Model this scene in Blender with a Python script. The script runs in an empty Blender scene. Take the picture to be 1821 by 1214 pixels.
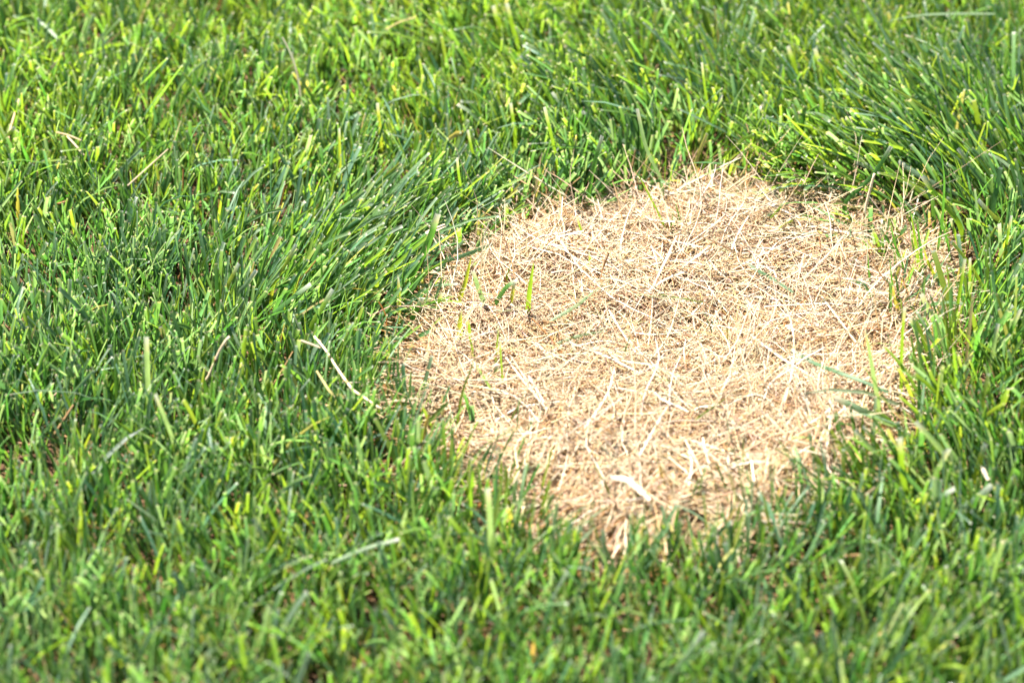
import bpy, math
import numpy as np
from mathutils import Vector

rng = np.random.default_rng(20240611)
sc = bpy.context.scene
COL = sc.collection

# ------------------------------------------------------------------ camera
PITCH = math.radians(38.0)
DIST = 1.65
LENS = 85.0
PW, PH = 1821.0, 1214.0
FPX = LENS / 36.0 * PW
CAM = np.array([0.0, -DIST * math.cos(PITCH), DIST * math.sin(PITCH)])
FWD = np.array([0.0, math.cos(PITCH), -math.sin(PITCH)])
UPV = np.array([0.0, math.sin(PITCH), math.cos(PITCH)])
RGT = np.array([1.0, 0.0, 0.0])


def ray(px, py):
    d = FWD + RGT * ((px - PW / 2) / FPX) + UPV * ((PH / 2 - py) / FPX)
    return d


def at_z(px, py, z=0.0):
    d = ray(px, py)
    return CAM + d * ((z - CAM[2]) / d[2])


def at_plane(px, py, p0, n):
    d = ray(px, py)
    return CAM + d * (np.dot(p0 - CAM, n) / np.dot(d, n))


cam = bpy.data.cameras.new('camera')
cam.lens = LENS
cam.sensor_width = 36.0
cam.clip_start = 0.02
cam.clip_end = 200.0
cam_o = bpy.data.objects.new('camera', cam)
COL.objects.link(cam_o)
cam_o.location = CAM
cam_o.rotation_euler = (math.pi / 2 - PITCH, 0, 0)
sc.camera = cam_o
cam.dof.use_dof = True
cam.dof.focus_distance = float(np.dot(at_z(910, 490, 0.025) - CAM, FWD))
cam.dof.aperture_fstop = 4.3
cam.dof.aperture_blades = 9

# ------------------------------------------------------------------ light
SUN_EL = math.radians(61.0)
SUN_AZ = math.radians(-44.0)      # measured from +Y (away from the camera), negative = to the left
world = bpy.data.worlds.new('World')
sc.world = world
world.use_nodes = True
wn = world.node_tree
wn.nodes.clear()
sky = wn.nodes.new('ShaderNodeTexSky')
sky.sky_type = 'NISHITA'
sky.sun_disc = False
sky.sun_elevation = SUN_EL
sky.sun_rotation = SUN_AZ
bg = wn.nodes.new('ShaderNodeBackground')
bg.inputs['Strength'].default_value = 0.052
wo = wn.nodes.new('ShaderNodeOutputWorld')
wn.links.new(sky.outputs[0], bg.inputs['Color'])
wn.links.new(bg.outputs[0], wo.inputs['Surface'])

sun = bpy.data.lights.new('sun', 'SUN')
sun.energy = 4.8
sun.angle = math.radians(0.53)
sun.color = (1.0, 0.94, 0.84)
sun_o = bpy.data.objects.new('sun', sun)
COL.objects.link(sun_o)
SUND = Vector((math.sin(SUN_AZ) * math.cos(SUN_EL), math.cos(SUN_AZ) * math.cos(SUN_EL), math.sin(SUN_EL)))
sun_o.rotation_euler = SUND.to_track_quat('Z', 'Y').to_euler()
sun_o.location = SUND * 5

sc.view_settings.view_transform = 'Standard'
sc.view_settings.look = 'None'
sc.view_settings.gamma = 1.0
sc.view_settings.use_curve_mapping = False
sc.view_settings.exposure = 2.55
sc.cycles.max_bounces = 8
sc.cycles.diffuse_bounces = 4
sc.cycles.transmission_bounces = 4
sc.cycles.use_denoising = True

# ------------------------------------------------------------------ materials


def leaf_material(name, trans, tint, rough, spec, veins=0.0):
    m = bpy.data.materials.new(name)
    m.use_nodes = True
    nt = m.node_tree
    nt.nodes.clear()
    out = nt.nodes.new('ShaderNodeOutputMaterial')
    at = nt.nodes.new('ShaderNodeAttribute')
    at.attribute_name = 'Col'
    geo = nt.nodes.new('ShaderNodeNewGeometry')
    nz = nt.nodes.new('ShaderNodeTexNoise')
    nz.inputs['Scale'].default_value = 260.0
    nz.inputs['Detail'].default_value = 3.0
    nt.links.new(geo.outputs['Position'], nz.inputs['Vector'])
    mr = nt.nodes.new('ShaderNodeMapRange')
    mr.inputs['To Min'].default_value = 0.72
    mr.inputs['To Max'].default_value = 1.28
    nt.links.new(nz.outputs['Fac'], mr.inputs['Value'])
    mul = nt.nodes.new('ShaderNodeVectorMath')
    mul.operation = 'SCALE'
    nt.links.new(at.outputs['Color'], mul.inputs[0])
    nt.links.new(mr.outputs['Result'], mul.inputs['Scale'])
    pb = nt.nodes.new('ShaderNodeBsdfPrincipled')
    pb.inputs['Roughness'].default_value = rough
    pb.inputs['Specular IOR Level'].default_value = spec
    nt.links.new(mul.outputs[0], pb.inputs['Base Color'])
    if veins:
        va = nt.nodes.new('ShaderNodeAttribute')
        va.attribute_name = 'across'
        vm = nt.nodes.new('ShaderNodeMath')
        vm.operation = 'MULTIPLY'
        vm.inputs[1].default_value = 26.0
        nt.links.new(va.outputs['Fac'], vm.inputs[0])
        vs = nt.nodes.new('ShaderNodeMath')
        vs.operation = 'SINE'
        nt.links.new(vm.outputs[0], vs.inputs[0])
        vr = nt.nodes.new('ShaderNodeMapRange')
        vr.inputs['From Min'].default_value = -1.0
        vr.inputs['To Min'].default_value = 0.84
        vr.inputs['To Max'].default_value = 1.14
        nt.links.new(vs.outputs[0], vr.inputs['Value'])
        vv = nt.nodes.new('ShaderNodeVectorMath')
        vv.operation = 'SCALE'
        nt.links.new(mul.outputs[0], vv.inputs[0])
        nt.links.new(vr.outputs['Result'], vv.inputs['Scale'])
        nt.links.new(vv.outputs[0], pb.inputs['Base Color'])
        bp = nt.nodes.new('ShaderNodeBump')
        bp.inputs['Strength'].default_value = veins
        bp.inputs['Distance'].default_value = 0.0002
        nt.links.new(vs.outputs[0], bp.inputs['Height'])
        nt.links.new(bp.outputs[0], pb.inputs['Normal'])
    tm = nt.nodes.new('ShaderNodeVectorMath')
    tm.operation = 'MULTIPLY'
    tm.inputs[1].default_value = tint
    nt.links.new(mul.outputs[0], tm.inputs[0])
    tr = nt.nodes.new('ShaderNodeBsdfTranslucent')
    tn = nt.nodes.new('ShaderNodeVectorMath')
    tn.operation = 'MINIMUM'
    tn.inputs[1].default_value = (0.50, 0.50, 0.36)
    nt.links.new(tm.outputs[0], tn.inputs[0])
    nt.links.new(tn.outputs[0], tr.inputs['Color'])
    mx = nt.nodes.new('ShaderNodeMixShader')
    mx.inputs['Fac'].default_value = trans
    nt.links.new(pb.outputs[0], mx.inputs[1])
    nt.links.new(tr.outputs[0], mx.inputs[2])
    nt.links.new(mx.outputs[0], out.inputs['Surface'])
    return m


M_GRASS = leaf_material('grass_leaf', 0.48, (2.05, 2.05, 0.95), 0.40, 0.38, 0.35)
M_STALK = leaf_material('dry_stalk', 0.05, (1.1, 0.95, 0.75), 0.5, 0.35)
M_STRAW = leaf_material('dead_straw', 0.34, (1.15, 0.90, 0.62), 0.5, 0.35)

m = bpy.data.materials.new('soil')
m.use_nodes = True
nt = m.node_tree
pb = nt.nodes['Principled BSDF']
pb.inputs['Roughness'].default_value = 0.95
pb.inputs['Specular IOR Level'].default_value = 0.15
geo = nt.nodes.new('ShaderNodeNewGeometry')
nz = nt.nodes.new('ShaderNodeTexNoise')
nz.inputs['Scale'].default_value = 140.0
nz.inputs['Detail'].default_value = 8.0
nt.links.new(geo.outputs['Position'], nz.inputs['Vector'])
cr = nt.nodes.new('ShaderNodeValToRGB')
cr.color_ramp.elements[0].position = 0.3
cr.color_ramp.elements[0].color = (0.02, 0.012, 0.007, 1)
cr.color_ramp.elements[1].position = 0.72
cr.color_ramp.elements[1].color = (0.11, 0.062, 0.03, 1)
nt.links.new(nz.outputs['Fac'], cr.inputs['Fac'])
# far beyond the built blades the sheet is simply turf-coloured
ln = nt.nodes.new('ShaderNodeVectorMath')
ln.operation = 'LENGTH'
nt.links.new(geo.outputs['Position'], ln.inputs[0])
mr = nt.nodes.new('ShaderNodeMapRange')
mr.inputs['From Min'].default_value = 1.1
mr.inputs['From Max'].default_value = 1.5
nt.links.new(ln.outputs['Value'], mr.inputs['Value'])
mx = nt.nodes.new('ShaderNodeMix')
mx.data_type = 'RGBA'
nt.links.new(mr.outputs['Result'], mx.inputs['Factor'])
nt.links.new(cr.outputs['Color'], mx.inputs['A'])
mx.inputs['B'].default_value = (0.05, 0.10, 0.025, 1)
nt.links.new(mx.outputs['Result'], pb.inputs['Base Color'])
bp = nt.nodes.new('ShaderNodeBump')
bp.inputs['Strength'].default_value = 0.8
bp.inputs['Distance'].default_value = 0.004
nt.links.new(nz.outputs['Fac'], bp.inputs['Height'])
nt.links.new(bp.outputs[0], pb.inputs['Normal'])
M_SOIL = m

# ------------------------------------------------------------------ fields


def smooth(a, b, x):
    t = np.clip((x - a) / (b - a), 0, 1)
    return t * t * (3 - 2 * t)


_wr = np.random.default_rng(7)
_W = [(_wr.normal(size=2), _wr.uniform(0, 6.28)) for _ in range(24)]


def wob(x, y, scale, k0=0, n=6):
    """smooth pseudo noise, roughly -1..1"""
    s = 0
    for k in range(k0, k0 + n):
        (d, p) = _W[k % 24]
        s = s + np.sin((d[0] * x + d[1] * y) / scale * 2.2 + p * (1 + k0))
    return s / (n ** 0.5) * 0.7


PATCH_PX = [(752, 540), (800, 480), (850, 425), (930, 388), (1010, 372), (1100, 368), (1190, 358), (1280, 342),
            (1380, 338), (1480, 345), (1570, 385), (1640, 425), (1685, 480), (1675, 560), (1658, 640), (1640, 715),
            (1606, 790), (1535, 850), (1465, 912), (1370, 962), (1250, 990), (1120, 990), (1010, 966), (925, 918),
            (850, 872), (775, 805), (716, 735), (698, 660), (716, 590)]
PATCH = np.array([at_z(a, b)[:2] for a, b in PATCH_PX])


def patch_dist(x, y):
    """signed distance to the dead patch, positive inside (metres), with a ragged edge"""
    p = np.stack([x, y], -1)
    best = np.full(x.shape, 1e9)
    inside = np.zeros(x.shape, bool)
    n = len(PATCH)
    for i in range(n):
        a = PATCH[i]
        b = PATCH[(i + 1) % n]
        ab = b - a
        t = np.clip(((p - a) @ ab) / (ab @ ab), 0, 1)
        d = np.hypot(p[..., 0] - a[0] - t * ab[0], p[..., 1] - a[1] - t * ab[1])
        best = np.minimum(best, d)
        cond = (a[1] > y) != (b[1] > y)
        xi = (b[0] - a[0]) * (y - a[1]) / (b[1] - a[1] + 1e-12) + a[0]
        inside ^= cond & (x < xi)
    d = np.where(inside, best, -best)
    return d + 0.007 * wob(x, y, 0.03, 3) + 0.004 * wob(x, y, 0.011, 9)


def ground_z(x, y):
    return 0.004 * wob(x, y, 0.16, 1) + 0.0015 * wob(x, y, 0.035, 5) - 0.0035


def thatch_z(x, y, d=None):
    """height of the top of the matted dead grass"""
    if d is None:
        d = patch_dist(x, y)
    lump = 0.0055 * wob(x, y, 0.05, 11) + 0.003 * wob(x, y, 0.018, 4)
    return ground_z(x, y) + smooth(-0.015, 0.035, d) * np.maximum(0.017 + lump, 0.006)


# lean and length fields: px, py, radius px, lean direction (x, y), lean degrees, length factor
FIELD = [
    (590, 490, 110, 0.85, 0.25, 42, 1.15), (720, 430, 100, 0.75, 0.35, 36, 1.2), (520, 560, 90, 0.6, 0.2, 26, 1.1),
    (1660, 320, 130, -0.9, 0.15, 44, 1.5), (1500, 350, 80, -0.3, -0.5, 58, 1.2), (1760, 250, 120, -0.6, 0.3, 25, 1.4),
    (1150, 240, 130, -0.5, 0.05, 26, 1.35), (1250, 330, 80, 0.5, -0.5, 38, 1.1), (1020, 360, 70, 0.3, -0.4, 26, 1.2),
    (1400, 60, 330, -0.15, 0.1, 14, 1.3), (950, 120, 200, -0.2, 0.0, 14, 1.25), (1480, 180, 130, -0.5, 0.1, 22, 1.35),
    (1760, 540, 130, 0.1, 0.0, 12, 1.35), (1700, 800, 150, -0.25, 0.0, 15, 1.35), (1560, 880, 90, -0.4, 0.1, 24, 1.15),
    (860, 830, 90, 0.2, 0.2, 16, 1.05), (1260, 1000, 160, 0.1, 0.3, 16, 1.0), (220, 850, 60, 0.4, 0.2, 22, 1.0), (150, 1030, 200, 0, .1, 4, 1), (500, 1030, 200, 0, .1, 4, 1), (200, 650, 110, 0, .1, 4, 1), (430, 760, 120, 0, .1, 4, 1), (620, 700, 70, 0, .1, 4, 1), (850, 1120, 200, 0, .1, 6, 1), (1300, 1130, 150, 0, .1, 5, 1), (250, 120, 220, 0, .1, 5, 1), (720, 240, 140, -.1, .1, 6, 1), (1650, 1080, 150, .1, .1, 8, 1.1),
    (100, 480, 160, 0.0, 0.0, 8, 1.05), (300, 300, 250, 0.1, 0.1, 10, 0.95),
]
FW = [(at_z(f[0], f[1])[:2], f) for f in FIELD]


def lean_field(x, y):
    wsum = np.full(x.shape, 0.25)
    lx = np.zeros(x.shape)
    ly = np.zeros(x.shape)
    ln_ = np.full(x.shape, 0.25 * 1.0)
    for c, f in FW:
        r = f[2] * 0.00042 * 0.95
        w = np.exp(-((x - c[0]) ** 2 + ((y - c[1]) * 0.8) ** 2) / (r * r))
        a = math.radians(f[5])
        h = math.hypot(f[3], f[4]) + 1e-6
        wsum += w
        lx += w * f[3] / h * math.tan(a)
        ly += w * f[4] / h * math.tan(a)
        ln_ += w * f[6]
    return lx / wsum, ly / wsum, ln_ / wsum


# ------------------------------------------------------------------ mesh building


def mesh_from(name, co, quads, col, across=None, mat=None):
    me = bpy.data.meshes.new(name)
    nv, nf = len(co), len(quads)
    me.vertices.add(nv)
    me.vertices.foreach_set('co', np.ascontiguousarray(co, np.float32).ravel())
    me.loops.add(nf * 4)
    me.loops.foreach_set('vertex_index', np.ascontiguousarray(quads, np.int32).ravel())
    me.polygons.add(nf)
    me.polygons.foreach_set('loop_start', np.arange(0, nf * 4, 4, dtype=np.int32))
    me.polygons.foreach_set('use_smooth', np.ones(nf, bool))
    a = me.attributes.new('Col', 'FLOAT_COLOR', 'POINT')
    c4 = np.ones((nv, 4), np.float32)
    c4[:, :3] = col
    a.data.foreach_set('color', c4.ravel())
    if across is not None:
        b = me.attributes.new('across', 'FLOAT', 'POINT')
        b.data.foreach_set('value', np.ascontiguousarray(across, np.float32))
    me.update(calc_edges=True)
    me.validate()
    if mat:
        me.materials.append(mat)
    return me


def link(name, me, parent=None):
    o = bpy.data.objects.new(name, me)
    COL.objects.link(o)
    if parent:
        o.parent = parent
    return o


def ribbons(base, phi, th0, bend, L, w, psi, twist, srow, wprof, fold, colrow, side_curve=None):
    """leaf blades: (N) parameter arrays, (R) or (N,R) row profiles; colrow (N,R,3).
    Returns co, quads, col, across."""
    N = len(L)
    R = len(srow)
    srow = np.asarray(srow)
    th = th0[:, None] + bend[:, None] * srow[None, :] ** 1.4
    if side_curve is None:
        ph = np.repeat(phi[:, None], R, 1)
    else:
        ph = phi[:, None] + side_curve[:, None] * srow[None, :]
    tx = np.sin(th) * np.cos(ph)
    ty = np.sin(th) * np.sin(ph)
    tz = np.cos(th)
    T = np.stack([tx, ty, tz], -1)
    ds = np.diff(srow)
    step = 0.5 * (T[:, 1:] + T[:, :-1]) * (ds[None, :, None] * L[:, None, None])
    P = np.concatenate([base[:, None, :], base[:, None, :] + np.cumsum(step, 1)], 1)
    e1 = np.stack([-np.sin(ph), np.cos(ph), np.zeros_like(ph)], -1)
    e2 = np.cross(e1, T)
    ps = psi[:, None] + twist[:, None] * srow[None, :]
    side = np.cos(ps)[..., None] * e1 + np.sin(ps)[..., None] * e2
    nrm = np.cross(side, T)
    wp = np.asarray(wprof)
    if wp.ndim == 1:
        wp = wp[None, :]
    W = (w[:, None] * wp)[..., None]
    V = np.stack([P - side * W * 0.5, P + nrm * W * fold, P + side * W * 0.5], 2)  # N,R,3,3
    co = V.reshape(-1, 3)
    col = np.stack([colrow, np.clip(colrow * 1.12, 0, 1), colrow], 2).reshape(-1, 3)
    ac = np.tile(np.array([-0.5, 0.0, 0.5]), N * R)
    r = np.arange(R - 1)
    q = []
    for c in (0, 1):
        i0 = r * 3 + c
        q.append(np.stack([i0, i0 + 1, i0 + 4, i0 + 3], -1))
    q = np.concatenate(q, 0)
    quads = (np.arange(N)[:, None, None] * (R * 3) + q[None]).reshape(-1, 4)
    return co, quads, col, ac


def tubes(P, rad, flat, colrow):
    """straws: P (N,R,3) centre lines, rad (N,R), flat (N) -> three-sided stems"""
    N, R, _ = P.shape
    T = np.gradient(P, axis=1)
    T /= np.linalg.norm(T, axis=-1, keepdims=True) + 1e-12
    up = np.zeros_like(T)
    up[..., 2] = 1
    S = np.cross(T, up)
    S += 1e-6
    S /= np.linalg.norm(S, axis=-1, keepdims=True)
    U = np.cross(S, T)
    roll = rng.uniform(0, 2 * math.pi, N)[:, None]
    V = []
    for k in range(3):
        a = roll + k * 2 * math.pi / 3
        V.append(P + (np.cos(a) * rad)[..., None] * S + (np.sin(a) * rad * flat[:, None])[..., None] * U)
    V = np.stack(V, 2)
    co = V.reshape(-1, 3)
    col = np.repeat(colrow[:, :, None, :], 3, 2).reshape(-1, 3)
    r = np.arange(R - 1)
    q = []
    for k in range(3):
        k2 = (k + 1) % 3
        q.append(np.stack([r * 3 + k, r * 3 + k2, r * 3 + 3 + k2, r * 3 + 3 + k], -1))
    q = np.concatenate(q, 0)
    quads = (np.arange(N)[:, None, None] * (R * 3) + q[None]).reshape(-1, 4)
    return co, quads, col


def pick(pal, weights, n, jit=0.14):
    pal = np.array(pal, float)
    w = np.array(weights, float)
    idx = rng.choice(len(pal), n, p=w / w.sum())
    idx2 = rng.choice(len(pal), n, p=w / w.sum())
    t = rng.uniform(0, 0.5, n)[:, None]
    c = pal[idx] * (1 - t) + pal[idx2] * t
    c = c * np.exp(rng.normal(0, jit, (n, 1))) * np.exp(rng.normal(0, 0.05, (n, 3)))
    return np.clip(c, 0.004, 0.9)


# ------------------------------------------------------------------ ground
u = np.concatenate([np.linspace(-1, 1, 241) * 0.9])
ext = np.array([1.0, 1.15, 1.4, 1.8, 2.5, 4, 7, 12, 20, 35, 60])
ax = np.concatenate([-ext[::-1], u, ext])
X, Y = np.meshgrid(ax, ax, indexing='ij')
fade = 1 - smooth(0.9, 1.6, np.maximum(abs(X), abs(Y)))
Z = ground_z(X, Y) * fade - 0.0035 * (1 - fade)
n = len(ax)
i = np.arange(n * n).reshape(n, n)
quads = np.stack([i[:-1, :-1], i[1:, :-1], i[1:, 1:], i[:-1, 1:]], -1).reshape(-1, 4)
me = mesh_from('ground', np.stack([X, Y, Z], -1).reshape(-1, 3), quads, np.full((n * n, 3), 0.1), mat=M_SOIL)
g = link('ground', me)
g['kind'] = 'structure'
g['label'] = 'dark brown soil showing in gaps under grass'

# ------------------------------------------------------------------ living lawn
DEEP = (0.027, 0.085, 0.018)
MID = (0.060, 0.132, 0.034)
BLUE = (0.066, 0.142, 0.082)
GREY = (0.135, 0.205, 0.130)
LIME = (0.112, 0.180, 0.022)
YELL = (0.145, 0.195, 0.028)
CUT = np.array((0.44, 0.46, 0.38))
CUTB = np.array((0.46, 0.36, 0.25))
SHEATH = np.array((0.20, 0.21, 0.09))


THIN = []
for (a_, b_, r_, k_) in [(1590, 470, 48, .42), (1610, 560, 42, .40), (1480, 390, 50, .16), (1580, 400, 45, .35), (1400, 345, 45, .25),
                         (1540, 830, 40, .15), (760, 560, 32, .22), (740, 650, 40, .28), (800, 760, 38, .22),
                         (930, 880, 40, .2), (1150, 960, 60, .2), (1330, 930, 50, .22)]:
    q_ = at_z(a_, b_)
    THIN.append((q_[0], q_[1], r_ * 0.00042, k_))


def lawn(x0, x1, y0, y1, per_cm2, rows, hole=None):
    area = (x1 - x0) * (y1 - y0) * 1e4
    n_t = int(area * per_cm2 / 4.0)
    tx = rng.uniform(x0, x1, n_t)
    ty = rng.uniform(y0, y1, n_t)
    if hole is not None:
        k = ~((tx > hole[0]) & (tx < hole[1]) & (ty > hole[2]) & (ty < hole[3]))
        tx, ty = tx[k], ty[k]
    d = patch_dist(tx, ty)
    # uneven stand: denser and thinner spots
    dens = 0.86 + 0.22 * wob(tx, ty, 0.035, 6)
    thinz = np.zeros(len(tx))
    for (cx, cy, rr, kk) in THIN:
        thinz = np.maximum(thinz, kk * np.exp(-(((tx - cx) ** 2 + ((ty - cy) * 0.8) ** 2) / rr ** 2)))
    ins = smooth(-0.01, 0.01, d)
    keep = rng.uniform(0, 1, len(tx)) < dens * (1 - smooth(-0.022, 0.012, d)) + 0.004 + thinz * ins
    tx, ty, d = tx[keep], ty[keep], d[keep]
    n_t = len(tx)
    flx, fly, fln = lean_field(tx, ty)
    flx = flx + 0.17 * wob(tx, ty, 0.03, 2) + rng.normal(0, 0.13, n_t)
    fly = fly + 0.17 * wob(tx, ty, 0.03, 13) + rng.normal(0, 0.13, n_t)
    nb = 4
    N = n_t * nb
    rep = lambda a: np.repeat(a, nb)
    bx = rep(tx) + rng.normal(0, 0.0028, N)
    by = rep(ty) + rng.normal(0, 0.0028, N)
    dd = rep(d)
    lx = rep(flx) + rng.normal(0, 0.17, N) * (1 + 1.2 * np.abs(rep(flx)))
    ly = rep(fly) + rng.normal(0, 0.17, N) * (1 + 1.2 * np.abs(rep(flx)))
    fl = rep(fln)
    low = rng.uniform(0, 1, N) < 0.24           # shorter inner and lower leaves
    lx = np.where(low, lx * 1.5 + rng.normal(0, 0.3, N), lx)
    ly = np.where(low, ly * 1.5 + rng.normal(0, 0.3, N), ly)
    phi = np.arctan2(ly, lx)
    th = np.arctan(np.hypot(lx, ly))
    th = np.minimum(th, 1.25)
    bend = np.abs(rng.normal(0.10, 0.16, N)) + 0.25 * th * rng.uniform(0, 1, N)
    strong = rng.uniform(0, 1, N) < 0.05
    bend = np.where(strong, rng.uniform(0.7, 1.5, N), bend)
    bend = np.minimum(bend, 1.62 - th)
    mow = (0.044 + 0.006 * wob(bx, by, 0.09, 8)) * fl + rng.normal(0, 0.0055, N)
    L = mow / np.maximum(np.cos(th + 0.4 * bend), 0.55)
    L = np.where(low, rng.uniform(0.4, 0.85, N) * mow, L)
    L = L * np.where(rng.uniform(0, 1, N) < 0.2, rng.uniform(0.7, 0.95, N), 1)
    L *= 1 - 0.25 * smooth(-0.03, 0.01, dd)
    L = np.clip(L, 0.012, 0.12)
    w = np.clip(rng.normal(0.0022, 0.0007, N), 0.0009, 0.0039) * (0.80 + 0.22 * fl)
    thin = rng.uniform(0, 1, N) < 0.27
    w = np.where(thin, w * 0.55, w)
    psi = rng.normal(0, 0.75, N)
    twist = rng.normal(0, 0.55, N)
    warm = np.clip(0.40 + 0.30 * wob(bx, by, 0.15, 14) + 0.5 * smooth(0.10, 0.36, by), 0.05, 1.0)
    cool = pick([DEEP, MID, BLUE, GREY], [2.4, 4, 3.2, 3.0], N)
    lime = pick([MID, LIME, YELL], [2.6, 3, 0.7], N)
    usew = rng.uniform(0, 1, N) < warm * 0.74
    c = np.where(usew[:, None], lime, cool)
    # ailing blades close to the dead spot
    sick = (rng.uniform(0, 1, N) < 0.16 * smooth(-0.03, 0.01, dd) + 0.008)
    c = np.where(sick[:, None], pick([(0.30, 0.20, 0.08), (0.22, 0.20, 0.05), (0.36, 0.27, 0.14)], [1, 1, 1], N), c)
    if rows >= 6:
        s = np.array([0, .30, .58, .82, .972, 1.0])
    else:
        s = np.array([0, .5, .95, 1.0])
    R = len(s)
    cr_ = np.repeat(c[:, None, :], R, 1)
    cr_[:, 0] = 0.45 * cr_[:, 0] + 0.55 * SHEATH
    cut = (~low) & (rng.uniform(0, 1, N) < 0.72)
    tipc = np.where((rng.uniform(0, 1, N) < 0.3)[:, None], CUTB, CUT) * rng.uniform(0.55, 1.15, N)[:, None]
    cr_[:, -1] = np.where(cut[:, None], tipc, cr_[:, -1])
    cr_[:, -2] = np.where(cut[:, None], 0.92 * cr_[:, -2] + 0.08 * tipc, cr_[:, -2])
    wp_cut = np.interp(s, [0, .3, .6, .95, 1], [.62, 1, 1, .86, .82])
    wp_pt = np.interp(s, [0, .3, .6, .82, .95, 1], [.62, 1, .95, .66, .25, .06])
    wp = np.where(cut[:, None], wp_cut[None], wp_pt[None])
    base = np.stack([bx, by, ground_z(bx, by) - 0.002], -1)
    fold = rng.uniform(0.08, 0.34, N)[:, None, None]
    return ribbons(base, phi, th, bend, L, w, psi, twist, s, wp, fold, cr_)


core = (-0.50, 0.50, -0.44, 0.60)
co, qd, cl, ac = lawn(*core, 6.2, 6)
o = link('lawn_grass', mesh_from('lawn_grass', co, qd, cl, ac, M_GRASS))
o['kind'] = 'stuff'
o['label'] = 'dense mown green lawn grass with pale cut tips around dead patch'
o['category'] = 'grass'
co, qd, cl, ac = lawn(-1.0, 1.0, -0.80, 1.25, 2.1, 4, hole=core)
o = link('lawn_grass', mesh_from('lawn_grass_beyond', co, qd, cl, ac, M_GRASS))
o['kind'] = 'stuff'
o['label'] = 'mown green lawn grass farther out around the patch'
o['category'] = 'grass'

# ------------------------------------------------------------------ dead straw mat
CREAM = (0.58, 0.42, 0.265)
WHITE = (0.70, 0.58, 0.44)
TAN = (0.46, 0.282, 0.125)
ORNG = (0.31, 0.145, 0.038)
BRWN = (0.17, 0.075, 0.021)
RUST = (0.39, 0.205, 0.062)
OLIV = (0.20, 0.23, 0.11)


def in_patch(n_, d0, d1):
    lo = PATCH.min(0) - 0.06
    hi = PATCH.max(0) + 0.06
    x = rng.uniform(lo[0], hi[0], n_ * 3)
    y = rng.uniform(lo[1], hi[1], n_ * 3)
    d = patch_dist(x, y)
    k = rng.uniform(0, 1, len(x)) < smooth(d0, d1, d)
    return x[k][:n_], y[k][:n_], d[k][:n_]


def straw_field(n_, d0, d1, Lm, zlo, zhi, pal, wts, tilt, rmean, R=7, up=0.0):
    x, y, d = in_patch(n_, d0, d1)
    N = len(x)
    top = thatch_z(x, y, d)
    gz = ground_z(x, y)
    f = rng.uniform(zlo, zhi, N)
    z = gz + (top - gz) * f
    L = np.clip(np.exp(rng.normal(math.log(Lm), 0.38, N)), 0.015, 0.13)
    # tangled, with locally combed directions
    main = 1.6 * wob(x, y, 0.055, 17) + 0.3
    az = np.where(rng.uniform(0, 1, N) < 0.5, main + rng.normal(0, 0.5, N), rng.uniform(0, 2 * math.pi, N))
    pit = rng.normal(0, tilt, N)
    if up > 0:
        k = rng.uniform(0, 1, N) < up
        pit = np.where(k, rng.uniform(0.35, 1.05, N), pit)
        L = np.where(k, L * 0.75, L)
    s = np.linspace(-0.5, 0.5, R)
    kap = rng.normal(0, 0.55, N) + np.where(rng.uniform(0, 1, N) < 0.12, rng.normal(0, 1.4, N), 0)
    a = az[:, None] + kap[:, None] * s[None] + 0.25 * rng.normal(size=(N, 1)) * np.sin(s[None] * 7 + rng.uniform(0, 6, (N, 1)))
    droop = rng.normal(0.25, 0.35, N)
    p = pit[:, None] - droop[:, None] * s[None]
    T = np.stack([np.cos(p) * np.cos(a), np.cos(p) * np.sin(a), np.sin(p)], -1)
    st = T * (L[:, None, None] / (R - 1))
    P = np.cumsum(st, 1)
    # anchored in the middle, or near the root for the ones that stick up
    anchor = np.where(pit > 0.34, 1, R // 2)
    P = P - P[np.arange(N), anchor][:, None, :] + np.stack([x, y, z], -1)[:, None, :]
    # nothing sinks below the soil
    fl_ = ground_z(P[..., 0], P[..., 1]) + 0.0008
    P[..., 2] = np.maximum(P[..., 2], fl_)
    r0 = np.clip(np.exp(rng.normal(math.log(rmean), 0.33, N)), 0.00018, 0.0010)
    prof = np.interp(np.linspace(0, 1, R), [0, .15, .6, 1], [.85, 1, .9, .35])
    rad = r0[:, None] * prof[None]
    flat = rng.uniform(0.35, 1.0, N)
    c = pick(pal, wts, N, 0.12)
    cr_ = np.repeat(c[:, None, :], R, 1) * (1 + 0.10 * rng.normal(size=(N, R, 1)))
    return tubes(P, rad, flat, np.clip(cr_, 0.004, 0.85))


parts = [  # lower layers: decayed thatch browns, pushed more orange to paint in shade between straws
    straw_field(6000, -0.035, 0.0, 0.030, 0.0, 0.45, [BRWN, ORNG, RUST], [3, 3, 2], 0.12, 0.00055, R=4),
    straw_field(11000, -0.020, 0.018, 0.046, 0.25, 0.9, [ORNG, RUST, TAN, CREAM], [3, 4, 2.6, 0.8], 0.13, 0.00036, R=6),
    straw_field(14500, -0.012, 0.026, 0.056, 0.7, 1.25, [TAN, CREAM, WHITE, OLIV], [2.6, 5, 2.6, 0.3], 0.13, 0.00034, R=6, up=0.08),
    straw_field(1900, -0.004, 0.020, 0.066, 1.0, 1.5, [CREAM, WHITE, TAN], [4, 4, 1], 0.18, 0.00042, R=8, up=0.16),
]
cos, qs, cs = [], [], []
off = 0
for a, b, c in parts:
    cos.append(a)
    qs.append(b + off)
    cs.append(c)
    off += len(a)
o = link('dead_straw', mesh_from('dead_straw', np.concatenate(cos), np.concatenate(qs), np.concatenate(cs), None, M_STRAW))
o['kind'] = 'stuff'
o['label'] = 'tangled mat of dead straw coloured grass filling the round bare patch'
o['category'] = 'dead grass'

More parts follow.
